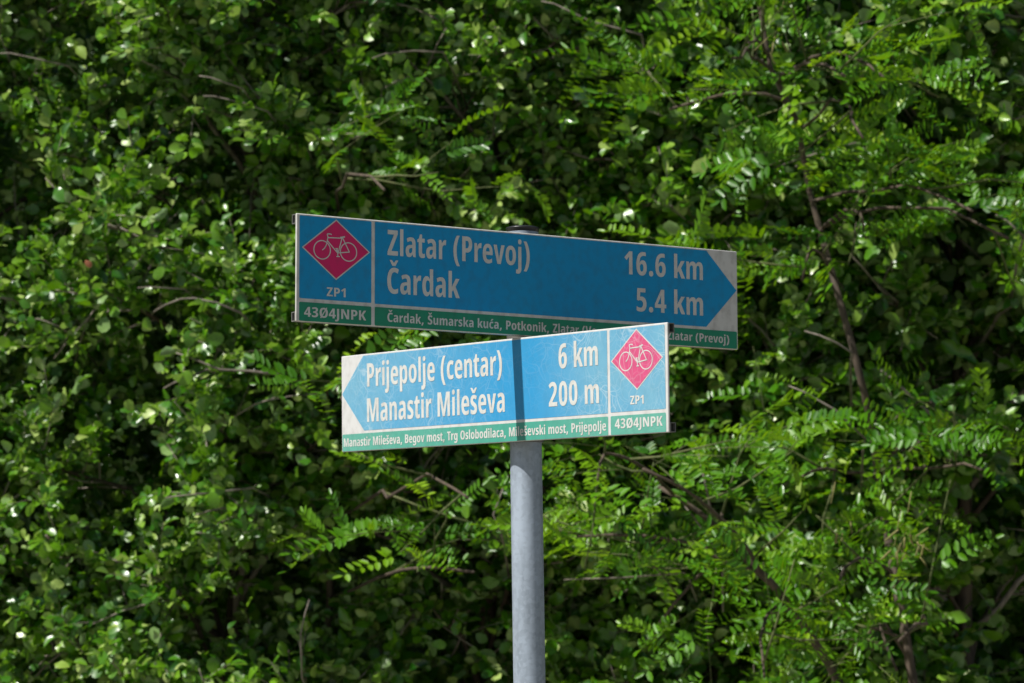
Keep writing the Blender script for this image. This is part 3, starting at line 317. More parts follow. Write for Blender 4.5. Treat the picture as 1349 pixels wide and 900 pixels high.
def sign(name, origin, xa, za, na, label, lines, emblem_left, mats, k=1.0):
    """origin: top left corner of the face seen from the front; xa to the right, za up, na out of the face"""
    root = thing(name, (0, 0, 0), label, 'sign', 'cycle route direction signs on the pole')
    m = Matrix([[k*xa[i], -k*na[i], k*za[i], origin[i]] for i in range(3)]+[[0, 0, 0, 1]])
    root.matrix_world = m
    W_, H_ = 1.0, .2
    # plate with rounded edges
    bm = bmesh.new()
    bmesh.ops.create_cube(bm, size=1)
    for v in bm.verts: v.co = Vector(((v.co.x+.5)*W_, (v.co.y+.5)*.0045, (v.co.z-.5)*H_))
    bmesh.ops.bevel(bm, geom=[e for e in bm.edges], offset=.0019, segments=3, profile=.5, affect='EDGES')
    me = bpy.data.meshes.new('panel'); bm.to_mesh(me); bm.free(); me.materials.append(mats['white']); me.polygons.foreach_set('use_smooth', [abs(p.normal.y) < .98 for p in me.polygons])
    pan = link('panel', me, root)
    X = (lambda x: x) if emblem_left else (lambda x: 1000-x)
    def rr(a, b, t, u_): a, b = sorted((X(a), X(b))); return rrect(a, t, b, u_)
    link('blue_field', poly('blue_field', rr(6.5, 157, 3.6, 157), mats['blue']), pan)
    arrow = [(164.3, 3.6), (923.3, 3.6), (997.2, 80), (921.5, 158), (164.3, 158)]
    link('arrow_field', poly('arrow_field', [(X(a), b) for a, b in arrow], mats['blue']), pan)
    link('green_strip', poly('green_strip', rr(6.5, 157, 163.8, 198.7)[:], mats['green']), pan)
    link('green_strip', poly('green_strip', rr(164.3, 997, 163.8, 198.7), mats['green']), pan)
    cx_, cy_ = X(82.5), 62.3
    dm = lambda a, b: [(cx_-a, cy_), (cx_, cy_-b), (cx_+a, cy_), (cx_, cy_+b)]
    link('emblem_border', poly('emblem_border', dm(71.4, 56.7), mats['letter'], -.0007), pan)
    em = link('cycle_emblem', poly('cycle_emblem', dm(68.0, 53.8), mats['pink'], -.0010), pan)
    link('bicycle_symbol', bicycle(cx_-82.5, mats['letter']), pan)
    for t in lines:
        s, x0, x1, bv, cap = t[:5]; sub = t[5] if len(t) > 5 else None
        link('lettering', text_mesh('lettering', s, x0, x1, bv, cap, mats['letter'], sub), pan)
    # hollow mounting rails along the back
    for zt in (0.0005, .1815):
        V = []; F = []; y0, y1 = .0046, .018; h = .018; wth = .0016
        z1 = -zt; z0 = z1-h
        box(V, F, 0.0002, .9998, y0, y0+wth, z0, z1); box(V, F, 0.0002, .9998, y1-wth, y1, z0, z1)
        box(V, F, 0.0004, .9996, y0+wth, y1-wth, z1-wth, z1-.0002); box(V, F, 0.0004, .9996, y0+wth, y1-wth, z0+.0002, z0+wth)
        link('mounting_rail', newmesh('mounting_rail', V, F, M_rail), root)
    # clamps: band round the post, two ears against the rail, bolt through them
    mi = m.inverted()
    for zt in (.0095, .1905):
        # where the post axis passes this height in sign space
        zw = (m @ Vector((.5, 0, -zt))).z
        for _ in range(3):
            q = mi @ Vector((base[0]+slope[0]*zw, base[1]+slope[1]*zw, zw)); zw += (-zt-q.z)*.9
        cl = link('clamp', None, root) if False else None
        n = 36; V = []; F = []; ri, ro, hh = PR+.0004, PR+.0032, .0085
        a_gap = R(16); ang = [-math.pi/2+a_gap+(2*math.pi-2*a_gap)*k/n for k in range(n+1)]
        for a in ang:
            for r_, z_ in ((ri, -hh), (ro, -hh), (ro, hh), (ri, hh)): V.append((q.x+r_*math.cos(a), q.y+r_*math.sin(a), q.z+z_))
        for k in range(n):
            for e in range(4): F.append((4*k+e, 4*k+(e+1) % 4, 4*k+4+(e+1) % 4, 4*k+4+e))
        F += [(3, 2, 1, 0), (4*n, 4*n+1, 4*n+2, 4*n+3)]
        for s_ in (-1, 1):
            xa_ = q.x+s_*PR*math.sin(a_gap)*1.25
            box(V, F, min(xa_, xa_+s_*.003), max(xa_, xa_+s_*.003), .0182, q.y-PR*.94, q.z-hh, q.z+hh)
            box(V, F, min(xa_, xa_+s_*.026), max(xa_, xa_+s_*.026), .0182, .0212, q.z-hh+.0001, q.z+hh-.0001)
        c_ = link('clamp', newmesh('clamp', V, F, M_alu), root)
        V = []; F = []
        for s_ in (-1, 1):
            bx = q.x+s_*(PR*math.sin(a_gap)*1.25+.017)
            b = len(V)
            for yy in (.0213, .0275):
                for k in range(6): V.append((bx+.0055*math.cos(k*math.pi/3), yy, q.z+.0055*math.sin(k*math.pi/3)))
            for k in range(6): F.append((b+k, b+(k+1) % 6, b+6+(k+1) % 6, b+6+k))
            F += [tuple(b+k for k in range(6)), tuple(b+6+k for k in range(6))]
        link('bolt', newmesh('bolt', V, F, M_bolt), c_)
    return root

def axes(a, t, l, sgn):
    u = np.array([math.cos(a), math.sin(a), 0])*sgn; n = np.array([math.sin(a), -math.cos(a), 0]); up = np.array([0, 0, 1.])
    u2 = math.cos(t)*u+math.sin(t)*up; up2 = -math.sin(t)*u+math.cos(t)*up
    return u2, math.cos(l)*up2+math.sin(l)*n, math.cos(l)*n-math.sin(l)*up2
SB = 1.0064
ub, vb, nb = axes(.55175, -.00537, -.01541, 1)
Xb = np.array([-.39629, 5.10744, .70762])*SB + np.array([0, 0, CAMZ])
uf, vf, nf = axes(-.8787, .00403, .01874, -1)
Xf = np.array([.28144, 5.06339, .50201]) + np.array([0, 0, CAMZ])
back_lines = [("Zlatar (Prevoj)", 191, 504.7, 64.5, 47.8), ("Čardak", 190.5, 347.7, 136.3, 48.2), ("16.6 km", 724.8, 914, 64.3, 46), ("5.4 km", 753, 913.6, 136.2, 46),
              ("ZP1", 63, 102.5, 149.8, 16.5), ("43Ø4JNPK", 16.4, 145.8, 190.5, 18.2),
              ("Čardak, Šumarska kuća, Potkonik, Zlatar (Vo", 191, 441, 190.0, 17.2, "Čardak, Šumarska kuća,"), ("Zlatar (Prevoj)", 825.7, 977.3, 188.6, 16.6)]
front_lines = [("Prijepolje (centar)", 90.5, 528.6, 68.2, 48), ("Manastir Mileševa", 89.6, 535.5, 141, 48.4), ("6 km", 697.5, 810.3, 66.6, 46.5), ("200 m", 667.5, 812, 137.5, 46),
               ("ZP1", 898.3, 935.1, 144.6, 15.8), ("43Ø4JNPK", 855, 984.9, 187.3, 17.8),
               ("Manastir Mileševa, Begov most, Trg Oslobodilaca, Mileševski most, Prijepolje", 8.2, 830.5, 189.6, 17.6)]
sign('direction_sign', Xb, ub, vb, nb, 'upper blue sign in shade, pointing right to Zlatar (Prevoj) and Čardak', back_lines, True, MB, SB)
sign('direction_sign', Xf+uf*1.0, -uf, vf, nf, 'lower sunlit, faded blue sign pointing left to Prijepolje (centar) and Manastir Mileševa', front_lines, False, MF)

# ------------------------------------------------------------------ foliage
def norm(a): return a/np.maximum(np.linalg.norm(a, axis=-1, keepdims=True), 1e-9)
def leaf_template(fold, droop, cup, wid, notch=0.0):
    """leaf along +x of length 1, face up +z: midrib 4 points, 3 on each side"""
    t = np.array([0, .36, .70, 1.0]); zc = -droop*t**2
    mid = np.stack([t, 0*t, zc], 1); mid[3, 0] -= notch
    ts = np.array([.22, .60, .88]); w_ = np.array([.62, 1.0, .62])*wid/2
    zs = -droop*ts**2 + fold*w_ - cup*np.array([0, .1, .3])*wid
    Lf = np.stack([ts, w_, zs], 1); Rt = np.stack([ts, -w_, zs], 1)
    V = np.concatenate([mid, Lf, Rt])
    F = [(0, 1, 4), (1, 5, 4), (1, 2, 5), (2, 6, 5), (2, 3, 6), (0, 7, 1), (1, 7, 8), (1, 8, 2), (2, 8, 9), (2, 9, 3)]
    return V, np.array(F)
BROAD = [leaf_template(f, d, c, w_, nn) for f, d, c, w_, nn in ((.5, .15, .3, .72, 0), (.25, .3, .2, .80, .03), (.8, .1, .1, .66, 0), (.1, .4, .5, .76, 0), (.4, -.12, .3, .86, .05), (.6, .35, 0, .62, -.04), (.3, .05, .9, .78, 0), (.9, .25, .2, .70, 0))]
def compound_template(npair, L, arch, fold, seed, lf=.175, wd=.40):
    r = np.random.default_rng(seed); V = []; F = []; b = 0
    def rach(t): return np.array([t*L, 0, -arch*L*t**2])
    # rachis
    for i in range(5):
        p = rach(i/4)
        for a in range(3): V.append(p+.0013*np.array([0, math.cos(a*2.1), math.sin(a*2.1)]))
    for i in range(4):
        for a in range(3): c = 3*i+a; d = 3*i+(a+1) % 3; F += [(c, d, d+3), (c, d+3, c+3)]
    b = 15
    items = []
    for k in range(npair):
        t = .22+.72*k/(npair-1)
        for s in (-1, 1): items.append((t+.012*r.normal(), s))
    items.append((1.0, 0))
    bend = .25*r.normal()
    for t, s in items:
        if s and r.random() < .07: continue
        p = rach(min(t, 1)); sz = L*lf*(1-.35*abs(t-.5)**1.5)*(1+.10*r.normal()); ww = sz*wd*(1+.08*r.normal())
        ang = (R(68)+.12*r.normal())*s; lift = fold+.14*r.normal()
        d = np.array([math.cos(ang), math.sin(ang)*math.cos(lift), math.sin(abs(ang))*math.sin(lift) if s else -.1]); d /= np.linalg.norm(d)
        side = np.cross([0, 0, 1], d); side /= np.linalg.norm(side)+1e-9; nn = np.cross(d, side)
        tw = .25*r.normal(); side = side*math.cos(tw)+nn*math.sin(tw); nn = np.cross(d, side)
        for tt, w_, h in ((0, 0, 0), (.3, .5, .06), (.3, -.5, .06), (.72, .46, .03), (.72, -.46, .03), (1, 0, -.06), (.5, 0, -.03)):
            V.append(p+d*sz*tt+side*ww*w_+nn*sz*h)
        for q in range(len(V)-7, len(V)): V[q] = V[q]+np.array([0, bend*L*V[q][0]**2*.6, 0])
        F += [(b, b+6, b+1), (b, b+2, b+6), (b+1, b+6, b+3), (b+2, b+4, b+6), (b+3, b+6, b+5), (b+6, b+4, b+5)]; b += 7
    V = np.array(V); V[:15, 1] += bend*L*V[:15, 0]**2*.6; return V, np.array(F)
ROB = [compound_template(np_, 1.0, ar, fo, i, lf_, wd_) for i, (np_, ar, fo, lf_, wd_) in enumerate(((9, .15, .25, .19, .36), (8, .45, .45, .20, .40), (10, .1, .1, .17, .36), (9, .6, .3, .19, .34), (8, -.15, .6, .20, .42), (10, .35, -.35, .18, .38), (7, .2, .15, .21, .42), (9, .3, .85, .19, .36)))]

def mesh_from(Vs, Fs, tint, mat, name):
    """Vs (k,3) float, Fs (m,3) int, tint (m,)"""
    me = bpy.data.meshes.new(name); me.vertices.add(len(Vs)); me.vertices.foreach_set('co', Vs.astype(np.float32).ravel())
    me.loops.add(3*len(Fs)); me.loops.foreach_set('vertex_index', Fs.astype(np.int32).ravel())
    me.polygons.add(len(Fs)); me.polygons.foreach_set('loop_start', np.arange(0, 3*len(Fs), 3, dtype=np.int32))
    me.polygons.foreach_set('use_smooth', np.ones(len(Fs), bool))
    me.update(calc_edges=True)
    a = me.attributes.new('tint', 'FLOAT', 'FACE'); a.data.foreach_set('value', np.clip(tint, 0, 1).astype(np.float32))
    me.materials.append(mat); return me
def frames(D, Nn):
    D = norm(D); Y = norm(np.cross(Nn, D)); Z = np.cross(D, Y); return D, Y, Z
def bake(templates, P, D, Nn, size, tint, var):
    X, Y, Z = frames(D, Nn); Vs = []; Fs = []; T = []; off = 0
    for k, (TV, TF) in enumerate(templates):
        i = np.where(var == k)[0]
        if len(i) == 0: continue
        v = P[i, None, :] + size[i, None, None]*(TV[None, :, 0:1]*X[i, None, :]+TV[None, :, 1:2]*Y[i, None, :]+TV[None, :, 2:3]*Z[i, None, :])
        f = TF[None]+(np.arange(len(i))*len(TV))[:, None, None]+off
        Vs.append(v.reshape(-1, 3)); Fs.append(f.reshape(-1, 3)); T.append(np.repeat(tint[i], len(TF))); off += len(i)*len(TV)
    return np.concatenate(Vs), np.concatenate(Fs), np.concatenate(T)
variants = {}
def variant_mesh(kind, k, tq):
    key = (kind, k, tq)
    if key not in variants:
        TV, TF = (BROAD if kind == 'leaf' else ROB)[k]
        variants[key] = mesh_from(TV, TF, np.full(len(TF), (tq+.5)/6), M_broad if kind == 'leaf' else M_robinia, kind)
    return variants[key]
occupied = {}
def pick(P, size, cell, nmax, kind):
    """the leaves of one tree that show largest: in frame and in front of the others"""
    x, y, z = project(P); ok = np.where((x > -20) & (x < 1369) & (y > -20) & (y < 920))[0]
    ok = ok[np.argsort(z[ok])]; out = []
    # not those wholly behind the signs
    for i in ok:
        c = (int(x[i]//cell), int(y[i]//cell))
        if 400 < x[i] < 960 and 305 < y[i] < 420: continue
        if 460 < x[i] < 870 and 470 < y[i] < 565: continue
        if c in occupied: continue
        occupied[c] = 1; out.append(i)
        if len(out) >= nmax: break
    return np.array(out, int)
def tube(V, F, pts, r0, r1, n=6, wob=0):
    pts = [np.array(p) for p in pts]; m = len(pts); b = len(V)
    for i, p in enumerate(pts):
        d = pts[min(i+1, m-1)]-pts[max(i-1, 0)]; d = d/(np.linalg.norm(d)+1e-9)
        a = np.cross(d, [0.3, 1, .1]); a /= np.linalg.norm(a)+1e-9; c = np.cross(d, a); r = r0+(r1-r0)*i/(m-1)
        for k in range(n):
            t = 2*math.pi*k/n; rr_ = r*(1+wob*random.uniform(-1, 1)); V.append(tuple(p+rr_*(a*math.cos(t)+c*math.sin(t))))
    for i in range(m-1):
        for k in range(n): F.append((b+i*n+k, b+i*n+(k+1) % n, b+(i+1)*n+(k+1) % n, b+(i+1)*n+k))
    F.append(tuple(b+k for k in range(n))[::-1]); F.append(tuple(b+(m-1)*n+k for k in range(n)))
def curve(a, b, bend, k=6, wob=.03):
    a, b = np.array(a), np.array(b); o = []
    L = np.linalg.norm(b-a)
    for i in range(k+1):
        t = i/k; p = a+(b-a)*t+np.array(bend)*4*t*(1-t)
        if 0 < i < k: p = p+np.array([random.gauss(0, wob*L*.4), random.gauss(0, wob*L*.4), random.gauss(0, wob*L*.4)])
        o.append(p)
    return o
def along(pts, t):
    t = t*(len(pts)-1); i = min(int(t), len(pts)-2); f = t-i
    return pts[i]*(1-f)+pts[i+1]*f, norm(pts[i+1]-pts[i])
SUNV = np.array(sdir)

# darker openings between the crowns, as (x, y, radius x, radius y, strength) in the photograph's frame, only used to thin twigs
GAPS = [(590, 130, 60, 110, .85), (1310, 500, 60, 70, .9), (1290, 690, 80, 50, .8), (900, 560, 60, 40, .5), (60, 720, 90, 60, .75), (560, 640, 60, 90, .6), (1030, 700, 50, 60, .6), (620, 850, 90, 60, .6),
        (250, 480, 60, 40, .45), (330, 10, 60, 60, .6), (230, 200, 50, 40, .5), (1240, 330, 60, 60, .5), (820, 700, 50, 40, .5), (270, 860, 50, 50, .6), (1130, 790, 60, 50, .6), (450, 250, 60, 30, .5), (430, 640, 40, 40, .5), (1320, 90, 40, 40, .5), (760, 560, 40, 40, .3), (130, 380, 50, 40, .3)]
def keep(P):
    x, y, z = project(P); k = np.ones(len(P))
    for gx, gy, rx, ry, s in GAPS:
        k *= 1-.8*s*np.exp(-(((x-gx)/rx)**2+((y-gy)/ry)**2))
    return k

def make_tree(kind, root_xy, trunk_pts, targets_fn, nlimb, label, cat, group, nsub, ntwig, nleaf, lsize, leafpart, seed, tint_mu=.45, npick=300, cell=15, name='leafy_tree', extra=None, wood=M_bark, r_trunk=.05, thin=True, dead=(), t_in=.25):
    global rng
    rng = np.random.default_rng(seed); random.seed(seed)
    bx, by = root_xy
    root = thing(name, (bx, by, 0), label, cat, group)
    o3 = np.array([bx, by, 0.])
    V = []; F = []; tube(V, F, [p-o3 for p in trunk_pts], r_trunk, r_trunk*.35, 10, .06)
    link('trunk', newmesh('trunk', V, F, wood, True), root)
    twV = []; twF = []; TP = []; TD = []; TL = []
    for i in range(nlimb):
        T, tb = targets_fn(i)
        a, _ = along(trunk_pts, tb)
        limb = curve(a, T, (random.uniform(-.08, .08), random.uniform(-.05, .05), random.uniform(.02, .16)))
        V = []; F = []; tube(V, F, [p-o3 for p in limb], r_trunk*.32, .005, 6, .05)
        link('branch', newmesh('branch', V, F, wood if (i % 3 or kind != 'leaf') else M_twig, True), root)
        for j in range(nsub):
            t = t_in+(1-t_in)*(j+random.random())/nsub
            p, d = along(limb, t)
            ang = np.array([random.gauss(0, 1), random.gauss(0, .9), random.gauss(.35, .7)]); sd = norm(d*.55+norm(ang)*.9)
            L = random.uniform(.22, .48)*(1.15-.4*t) if kind != 'leaf' else random.uniform(.14, .36)
            q = p+sd*L; sub = curve(p, q, (0, 0, random.uniform(-.03, .03)), 3, .04)
            tube(twV, twF, [s_-o3 for s_ in sub], .0045, .002, 4)
            for k in range(ntwig):
                tt = .15+.85*(k+random.random())/ntwig; pp, dd = along(sub, min(tt, 1))
                an = np.array([random.gauss(0, 1), random.gauss(0, 1), random.gauss(.25, .8)])
                td = norm(dd*.8+norm(an)*.9)
                TP.append(pp); TD.append(td); TL.append(random.uniform(.12, .26) if kind == 'leaf' else random.uniform(.18, .40))
    TP = np.array(TP); TD = np.array(TD)*(1 if kind == 'leaf' else np.array([1, 1, .45])); TD = norm(TD); TL = np.array(TL)
    if thin:
        kk = rng.random(len(TP)) < keep(TP+TD*TL[:, None]*.5); TP, TD, TL = TP[kk], TD[kk], TL[kk]
    for i in range(len(TP)):
        if kind == 'leaf' and i % 2: continue
        tube(twV, twF, [TP[i]-o3, TP[i]+TD[i]*TL[i]*.5+np.array([0, 0, .006])-o3, TP[i]+TD[i]*TL[i]-o3], .0022, .001, 3)
    for _, th, pp, dd_ in dead:
        V = []; F = []; q = [at(px, py, dd_+.16+.01*((k*7) % 3)) for k, (px, py) in enumerate(pp)]
        e = q[-1]-q[-2]; e[1] = 0; q = [q[0]-norm(q[1]-q[0])*.05+np.array([0, .06, 0])]+q+[q[-1]+norm(e)*.03+np.array([0, .25, -.02]), q[-1]+norm(e)*.08+np.array([0, .6, -.10])]
        tube(V, F, [p-o3 for p in q], th*.45, th*.85, 6, .12)
        link('bare_branch', newmesh('bare_branch', V, F, M_dead, True), root)
    tw = newmesh('twigs', twV, twF, M_twig if kind == 'leaf' else M_green_twig, True)
    link('twigs', tw, root, kind='stuff')
    n = len(TP); k = nleaf
    t = (np.arange(k)+.6)/k; t = np.repeat(t[None], n, 0)+rng.normal(0, .03, (n, k))
    side = np.where(np.arange(k) % 2, 1., -1.)[None]*np.ones((n, 1))
    ref = norm(np.cross(TD, np.array([0, 0, 1.])+rng.normal(0, .35, (n, 3))))
    roll = rng.normal(0, .5, (n, k))
    upv = np.cross(ref, TD)
    sv = ref[:, None, :]*np.cos(roll)[..., None]+upv[:, None, :]*np.sin(roll)[..., None]
    P = TP[:, None, :]+TD[:, None, :]*(TL[:, None]*t)[..., None]
    if kind == 'leaf':
        D = norm(TD[:, None, :]*.75+sv*side[..., None]*.9+rng.normal(0, .22, (n, k, 3))+np.array([0, 0, .05]))
        Nn = norm(np.array([0, -.22, .40])+SUNV*.40+rng.normal(0, .85, (n, k, 3)))
        P = P+D*.008
        size = rng.normal(lsize, lsize*.27, (n, k)).clip(lsize*.45, lsize*1.5)
    else:
        D = norm(TD[:, None, :]*.55+sv*side[..., None]*.9+rng.normal(0, .2, (n, k, 3))+np.array([0, 0, -.02])); D[..., 2] *= .6; D = norm(D)
        Nn = norm(np.array([0, -.75, .6])+SUNV*.3+rng.normal(0, .55, (n, k, 3)))
        size = rng.normal(lsize, lsize*.18, (n, k)).clip(lsize*.55, lsize*1.4)
    P = P.reshape(-1, 3); D = D.reshape(-1, 3); Nn = Nn.reshape(-1, 3); size = size.ravel()
    tclump = np.repeat(rng.normal(0, .12, n), k)
    tint = np.clip(tint_mu+tclump+rng.normal(0, .16, len(P)), 0, 1)
    if kind == 'leaf': hi = rng.random(len(P)) < .11; tint[hi] = rng.uniform(.85, 1, hi.sum())
    var = rng.integers(0, 8, len(P))
    if extra is not None:
        eP, eD, eN, eS = extra
        P = np.concatenate([P, eP]); D = np.concatenate([D, eD]); Nn = np.concatenate([Nn, eN]); size = np.concatenate([size, eS])
        tint = np.concatenate([tint, rng.normal(.8, .1, len(eP)).clip(0, 1)]); var = np.concatenate([var, rng.integers(0, 8, len(eP))])
    sel = pick(P+D*size[:, None]*.5, size, cell, npick, kind)
    X, Y, Z = frames(D, Nn)
    for i in sel:
        me = variant_mesh(kind, int(var[i]), int(min(5, tint[i]*6)))
        lo = link('leaf' if kind == 'leaf' else 'compound_leaf', me, root)
        s = size[i]; lo.matrix_local = Matrix([[X[i][r]*s, Y[i][r]*s, Z[i][r]*s, P[i][r]-o3[r]] for r in range(3)]+[[0, 0, 0, 1]])
    rest = np.ones(len(P), bool); rest[sel] = False
    Vv, Ff, Tt = bake(BROAD if kind == 'leaf' else ROB, P[rest]-o3, D[rest], Nn[rest], size[rest], tint[rest], var[rest])
    link('foliage', mesh_from(Vv, Ff, Tt, M_broad if kind == 'leaf' else M_robinia, 'foliage'), root, kind='stuff')
    return root, len(P), len(Ff)
tot = 0

def crown(cx_, cy_, z0, z1, rx, ry):
    """targets on and inside an upright crown, most of them on the side of the camera"""
    def f(i):
        z = z0+(z1-z0)*((i*.618) % 1); a = random.uniform(0, 2*math.pi); q = math.sqrt(random.uniform(.25, 1))
        if math.sin(a) > 0 and random.random() < .4: a = -a
        wz = .75+.25*math.sin(math.pi*(z-z0)/(z1-z0))
        T = np.array([cx_+rx*q*wz*math.cos(a), cy_+ry*q*wz*math.sin(a), z])
        return T, min(.97, max(.04, (z-.45)/(z1-.1)))
    return f

# feather-leaved (robinia) trees ------------------------------------------------
Y1 = 9.8
t1 = [at(1206, 1120, Y1), at(1203, 900, Y1), at(1190, 820, Y1), at(1176, 745, Y1+.05), at(1158, 640, Y1+.35), at(1149, 560, Y1), at(1124, 460, Y1), at(1092, 345, Y1+.03), at(1066, 250, Y1+.45), at(1050, 160, Y1+.05), at(1015, 90, Y1+.05), at(999, 0, Y1+.05), at(975, -160, Y1+.1)]
g0 = t1[0].copy(); g0[2] = 0; g0[0] += .05; t1 = [g0]+t1
ROBL = 'robinia trees with feathery leaves'
def region(rs, d0, d1, tb=lambda py: .5):
    def f(i):
        x0, y0, x1, y1 = rs[i % len(rs)]; px, py = random.uniform(x0, x1), random.uniform(y0, y1)
        return at(px, py, random.uniform(d0, d1)), tb(py)
    return f
tbl = lambda py: min(.97, max(.12, .12+.82*(960-py)/1000))
r_ = make_tree('compound', (g0[0], g0[1]), t1, region([(840, 60, 1120, 330), (960, 300, 1160, 470), (1000, 620, 1220, 700), (1080, 740, 1340, 900), (900, 40, 1200, 260), (1200, 220, 1349, 330), (1180, 560, 1349, 640), (950, -150, 1349, 60), (1080, 740, 1240, 860)], 9.0, 9.9, tbl), 19,
    'tall thin robinia right of the signs, its brown stem rising through the feathery leaves', 'tree', ROBL, 2, 2, 6, .215, 'compound_leaf', 11, .55, 300, 34, 'robinia_tree', r_trunk=.020)
tot += r_[2]
M_pod = bark_mat('dry_seed_pod', (.12, .13, .03), (.26, .23, .08))
def pods(px, py, dep, n_, seed):
    r = random.Random(seed); V = []; F = []; c = at(px, py, dep)-np.array([g0[0], g0[1], 0])
    for i in range(n_):
        x, y, z = c[0]+r.gauss(0, .025), c[1]+r.gauss(0, .03), c[2]+r.gauss(0, .03); L = r.uniform(.025, .045); w_ = r.uniform(.004, .006); a = r.uniform(0, 3.1); tx, ty = r.gauss(0, .022), r.gauss(0, .022)
        b = len(V); ca, sa = math.cos(a), math.sin(a)
        for k, (t, ww) in enumerate(((0, .25), (.15, .9), (.4, 1), (.6, .8), (.85, 1), (1, .3))):
            for s_ in (-1, 1): V.append((x+tx*t+s_*w_*ww*ca, y+ty*t+s_*w_*ww*sa, z-L*t))
            V.append((x+tx*t+.002*ww*sa, y+ty*t-.002*ww*ca, z-L*t))
        for k in range(5):
            o = b+3*k; F += [(o, o+2, o+5, o+3), (o+2, o+1, o+4, o+5), (o+1, o, o+3, o+4)]
        tube(V, F, [(x, y, z), (x*.5+c[0]*.5, y*.5+c[1]*.5, z+.02)], .0005, .0005, 3)
    tube(V, F, [c+np.array([0, 0, .07]), c+np.array([.02, .05, .14])], .0015, .002, 4)
    link('seed_pods', newmesh('seed_pods', V, F, M_pod, True), r_[0], kind='stuff')
for i, (px, py, dd_, n_) in enumerate(((1196, 705, 8.95, 12), (1182, 728, 9.0, 8), (1095, 692, 8.95, 4), (1030, 40, 9.1, 7))): pods(px, py, dd_, n_, i)
Y2 = 9.35
t2 = [at(1150, 1000, Y2), at(1108, 905, Y2+.5), at(1088, 868, Y2+.5), at(1050, 812, Y2+.4), at(1018, 770, Y2), at(985, 738, Y2), at(958, 706, Y2), at(925, 678, Y2), at(893, 655, Y2), at(868, 642, Y2+.05)]
g2 = t2[0].copy(); g2[2] = 0; g2[0] += .35; t2 = [g2, (g2+t2[0])/2+np.array([.02, 0, 0])]+t2
r_ = make_tree('compound', (g2[0], g2[1]), t2, region([(720, 590, 900, 720), (860, 600, 1010, 700), (720, 780, 960, 900), (960, 700, 1100, 900), (760, 560, 900, 640)], 8.9, 9.5, lambda py: random.uniform(.45, .98)), 6,
    'robinia sapling whose grey-brown stem slants up leftwards, right of the pole', 'tree', ROBL, 3, 2, 5, .20, 'compound_leaf', 12, .5, 220, 34, 'robinia_tree', r_trunk=.021)
tot += r_[2]
g3 = at(440, 800, 10.7); g3[2] = 0
t3 = curve(g3, at(470, -60, 10.8), (-.05, 0, 0), 10, .012)
r_ = make_tree('compound', (g3[0], g3[1]), t3, region([(400, 430, 560, 560), (500, 590, 660, 700), (560, 700, 670, 820), (480, 230, 540, 300), (690, 420, 860, 520)], 9.0, 9.6, lambda py: min(.95, max(.3, .3+.6*(900-py)/900))), 4,
    'robinia with feathery leaves showing below and left of the lower sign among rounder leaves', 'tree', ROBL, 3, 2, 5, .19, 'compound_leaf', 13, .5, 200, 34, 'robinia_tree', r_trunk=.02)
tot += r_[2]

# broad-leaved trees --------------------------------------------------------------
BG = 'broad-leaved trees in the green wall behind the signs'
def straight(x, y, h, lean=.1):
    return curve((x, y, 0), (x+lean, y+.05, h), (random.uniform(-.08, .08), 0, 0), 9, .01)
# bare grey twigs that stand out in front of the leaves: tree, thickness, points in the photograph's frame, depth
DEAD = [(0, .005, [(13, 70), (50, 78), (90, 87)], 10.3), (1, .005, [(277, 102), (320, 117)], 9.9), (1, .005, [(283, 127), (320, 136), (353, 147)], 9.95),
        (1, .004, [(197, 378), (243, 381)], 9.9), (1, .006, [(217, 402), (238, 394), (255, 393), (285, 399), (317, 412)], 9.85),
        (1, .006, [(230, 504), (252, 496), (273, 487)], 9.85), (1, .007, [(247, 470), (290, 487), (330, 489), (366, 493)], 9.85), 
        (1, .005, [(230, 654), (280, 649), (333, 643)], 9.9), (1, .006, [(273, 674), (295, 669)], 9.9), (1, .005, [(402, 808), (396, 835), (398, 893)], 9.9), (2, .006, [(663, 643), (650, 678), (660, 702)], 9.9),
        (3, .005, [(763, 763), (820, 761), (902, 755)], 9.3), (2, .005, [(507, 71), (545, 67), (584, 69)], 10.0), (3, .006, [(730, 5), (777, 28), (815, 38), (845, 46)], 10.0),
        (4, .009, [(1175, 498), (1200, 522), (1225, 545), (1255, 566)], 9.9), (4, .006, [(1080, 442), (1102, 452), (1122, 464)], 9.3), (4, .006, [(1058, 516), (1100, 540), (1140, 578)], 9.4),
        (3, .007, [(922, 604), (930, 640), (937, 675)], 9.1), (3, .005, [(913, 680), (933, 708), (953, 740)], 9.2), (0, .006, [(0, 392), (16, 394)], 10.3), (0, .005, [(62, 424), (80, 431)], 10.2), (4, .007, [(1328, 292), (1349, 312)], 9.8)]
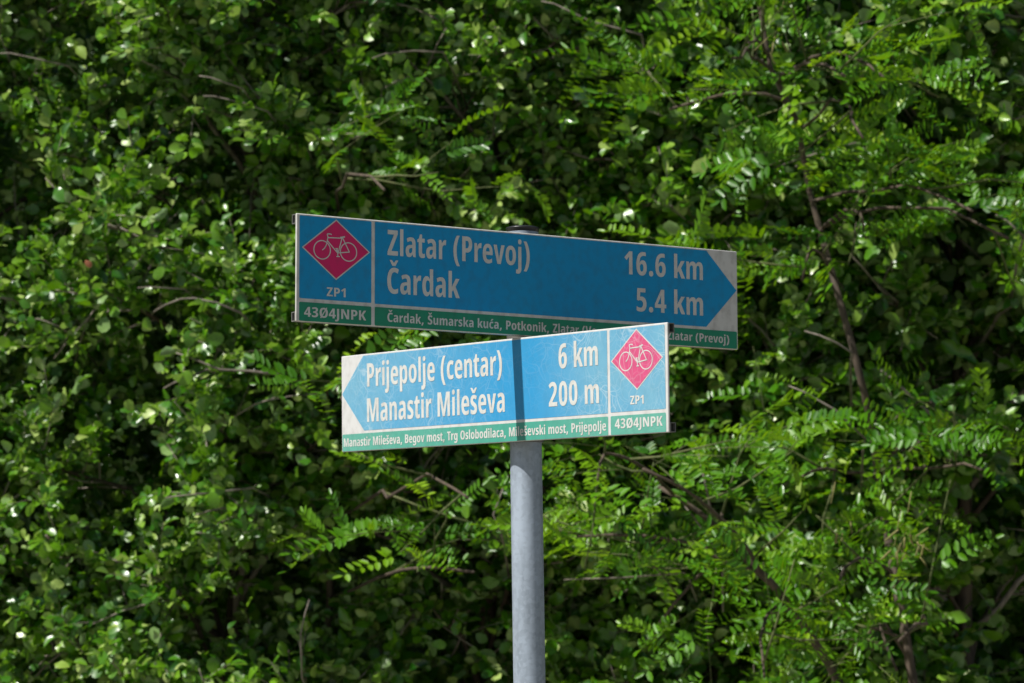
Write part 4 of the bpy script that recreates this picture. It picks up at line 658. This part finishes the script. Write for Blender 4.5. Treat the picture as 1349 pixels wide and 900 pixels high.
specs = [(-2.42, 11.0, 1.1, .5, 66, 'broad-leaved tree with paler, grey-green leaves filling the far left edge', 21, .55, .043),
         (-1.15, 10.7, .85, .5, 54, 'broad-leaved tree with small glossy round leaves left of the upper sign', 22, .46, .045),
         (-.20, 10.9, .80, .5, 52, 'dark broad-leaved tree directly behind the signs with deep gaps above them', 23, .42, .046),
         (.75, 10.9, .80, .5, 52, 'broad-leaved tree behind the right ends of the signs, mostly hidden by the robinia leaves', 24, .44, .050),
         (1.75, 10.9, .85, .5, 52, 'broad-leaved tree with larger dark leaves filling the right edge behind the robinia', 25, .42, .055)]
for si, (x, y, rx, ry, nl, lab, sd, tm, ls) in enumerate(specs):
    random.seed(sd)
    r_ = make_tree('leaf', (x, y), straight(x, y+.2, 4.7), crown(x, y, .95, 4.7, rx, ry), nl, lab, 'tree', BG, 12, 5, 14, ls, 'leaf', sd, tm, 300, 15, 'broad_leaved_tree', r_trunk=.045, dead=[d for d in DEAD if d[0] == si], t_in=.5)
    tot += r_[2]
    if si == 0:
        me = mesh_from(BROAD[3][0], BROAD[3][1], np.full(10, .5), bark_mat('dry_leaf_brown', (.22, .07, .03), (.36, .14, .06)), 'dry_leaf')
        o = link('dry_leaf', me, r_[0]); p = at(112, 343, 10.15)-np.array([x, y, 0]); o.location = tuple(p); o.scale = (.032,)*3; o.rotation_euler = (R(60), R(40), R(-30))
print('foliage triangles', tot)

# far understorey behind the trees, nobody could count it
def understorey():
    r = np.random.default_rng(5); n = 115000
    P = np.stack([np.clip(r.uniform(-5, 5, n)+r.normal(0, .25, n), -5.6, 5.6), 11.75+1.6*r.random(n)+.25*np.sin(np.arange(n)*.7), r.uniform(.2, 5.6, n)], 1)
    TB = [(np.array([[0, 0, 0], [.5, .35, .05], [1, 0, -.1], [.5, -.35, .05]]), np.array([(0, 2, 1), (0, 3, 2)]))]
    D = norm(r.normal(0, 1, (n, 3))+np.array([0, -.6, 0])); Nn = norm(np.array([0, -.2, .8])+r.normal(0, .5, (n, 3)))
    v, f, t = bake(TB, P, D, Nn, r.uniform(.06, .11, n), r.normal(.15, .12, n).clip(0, 1), np.zeros(n, int))  # low tint puts the deep shade of the gaps into the leaf colour
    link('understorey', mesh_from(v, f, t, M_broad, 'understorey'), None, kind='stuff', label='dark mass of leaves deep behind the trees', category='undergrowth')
understorey()
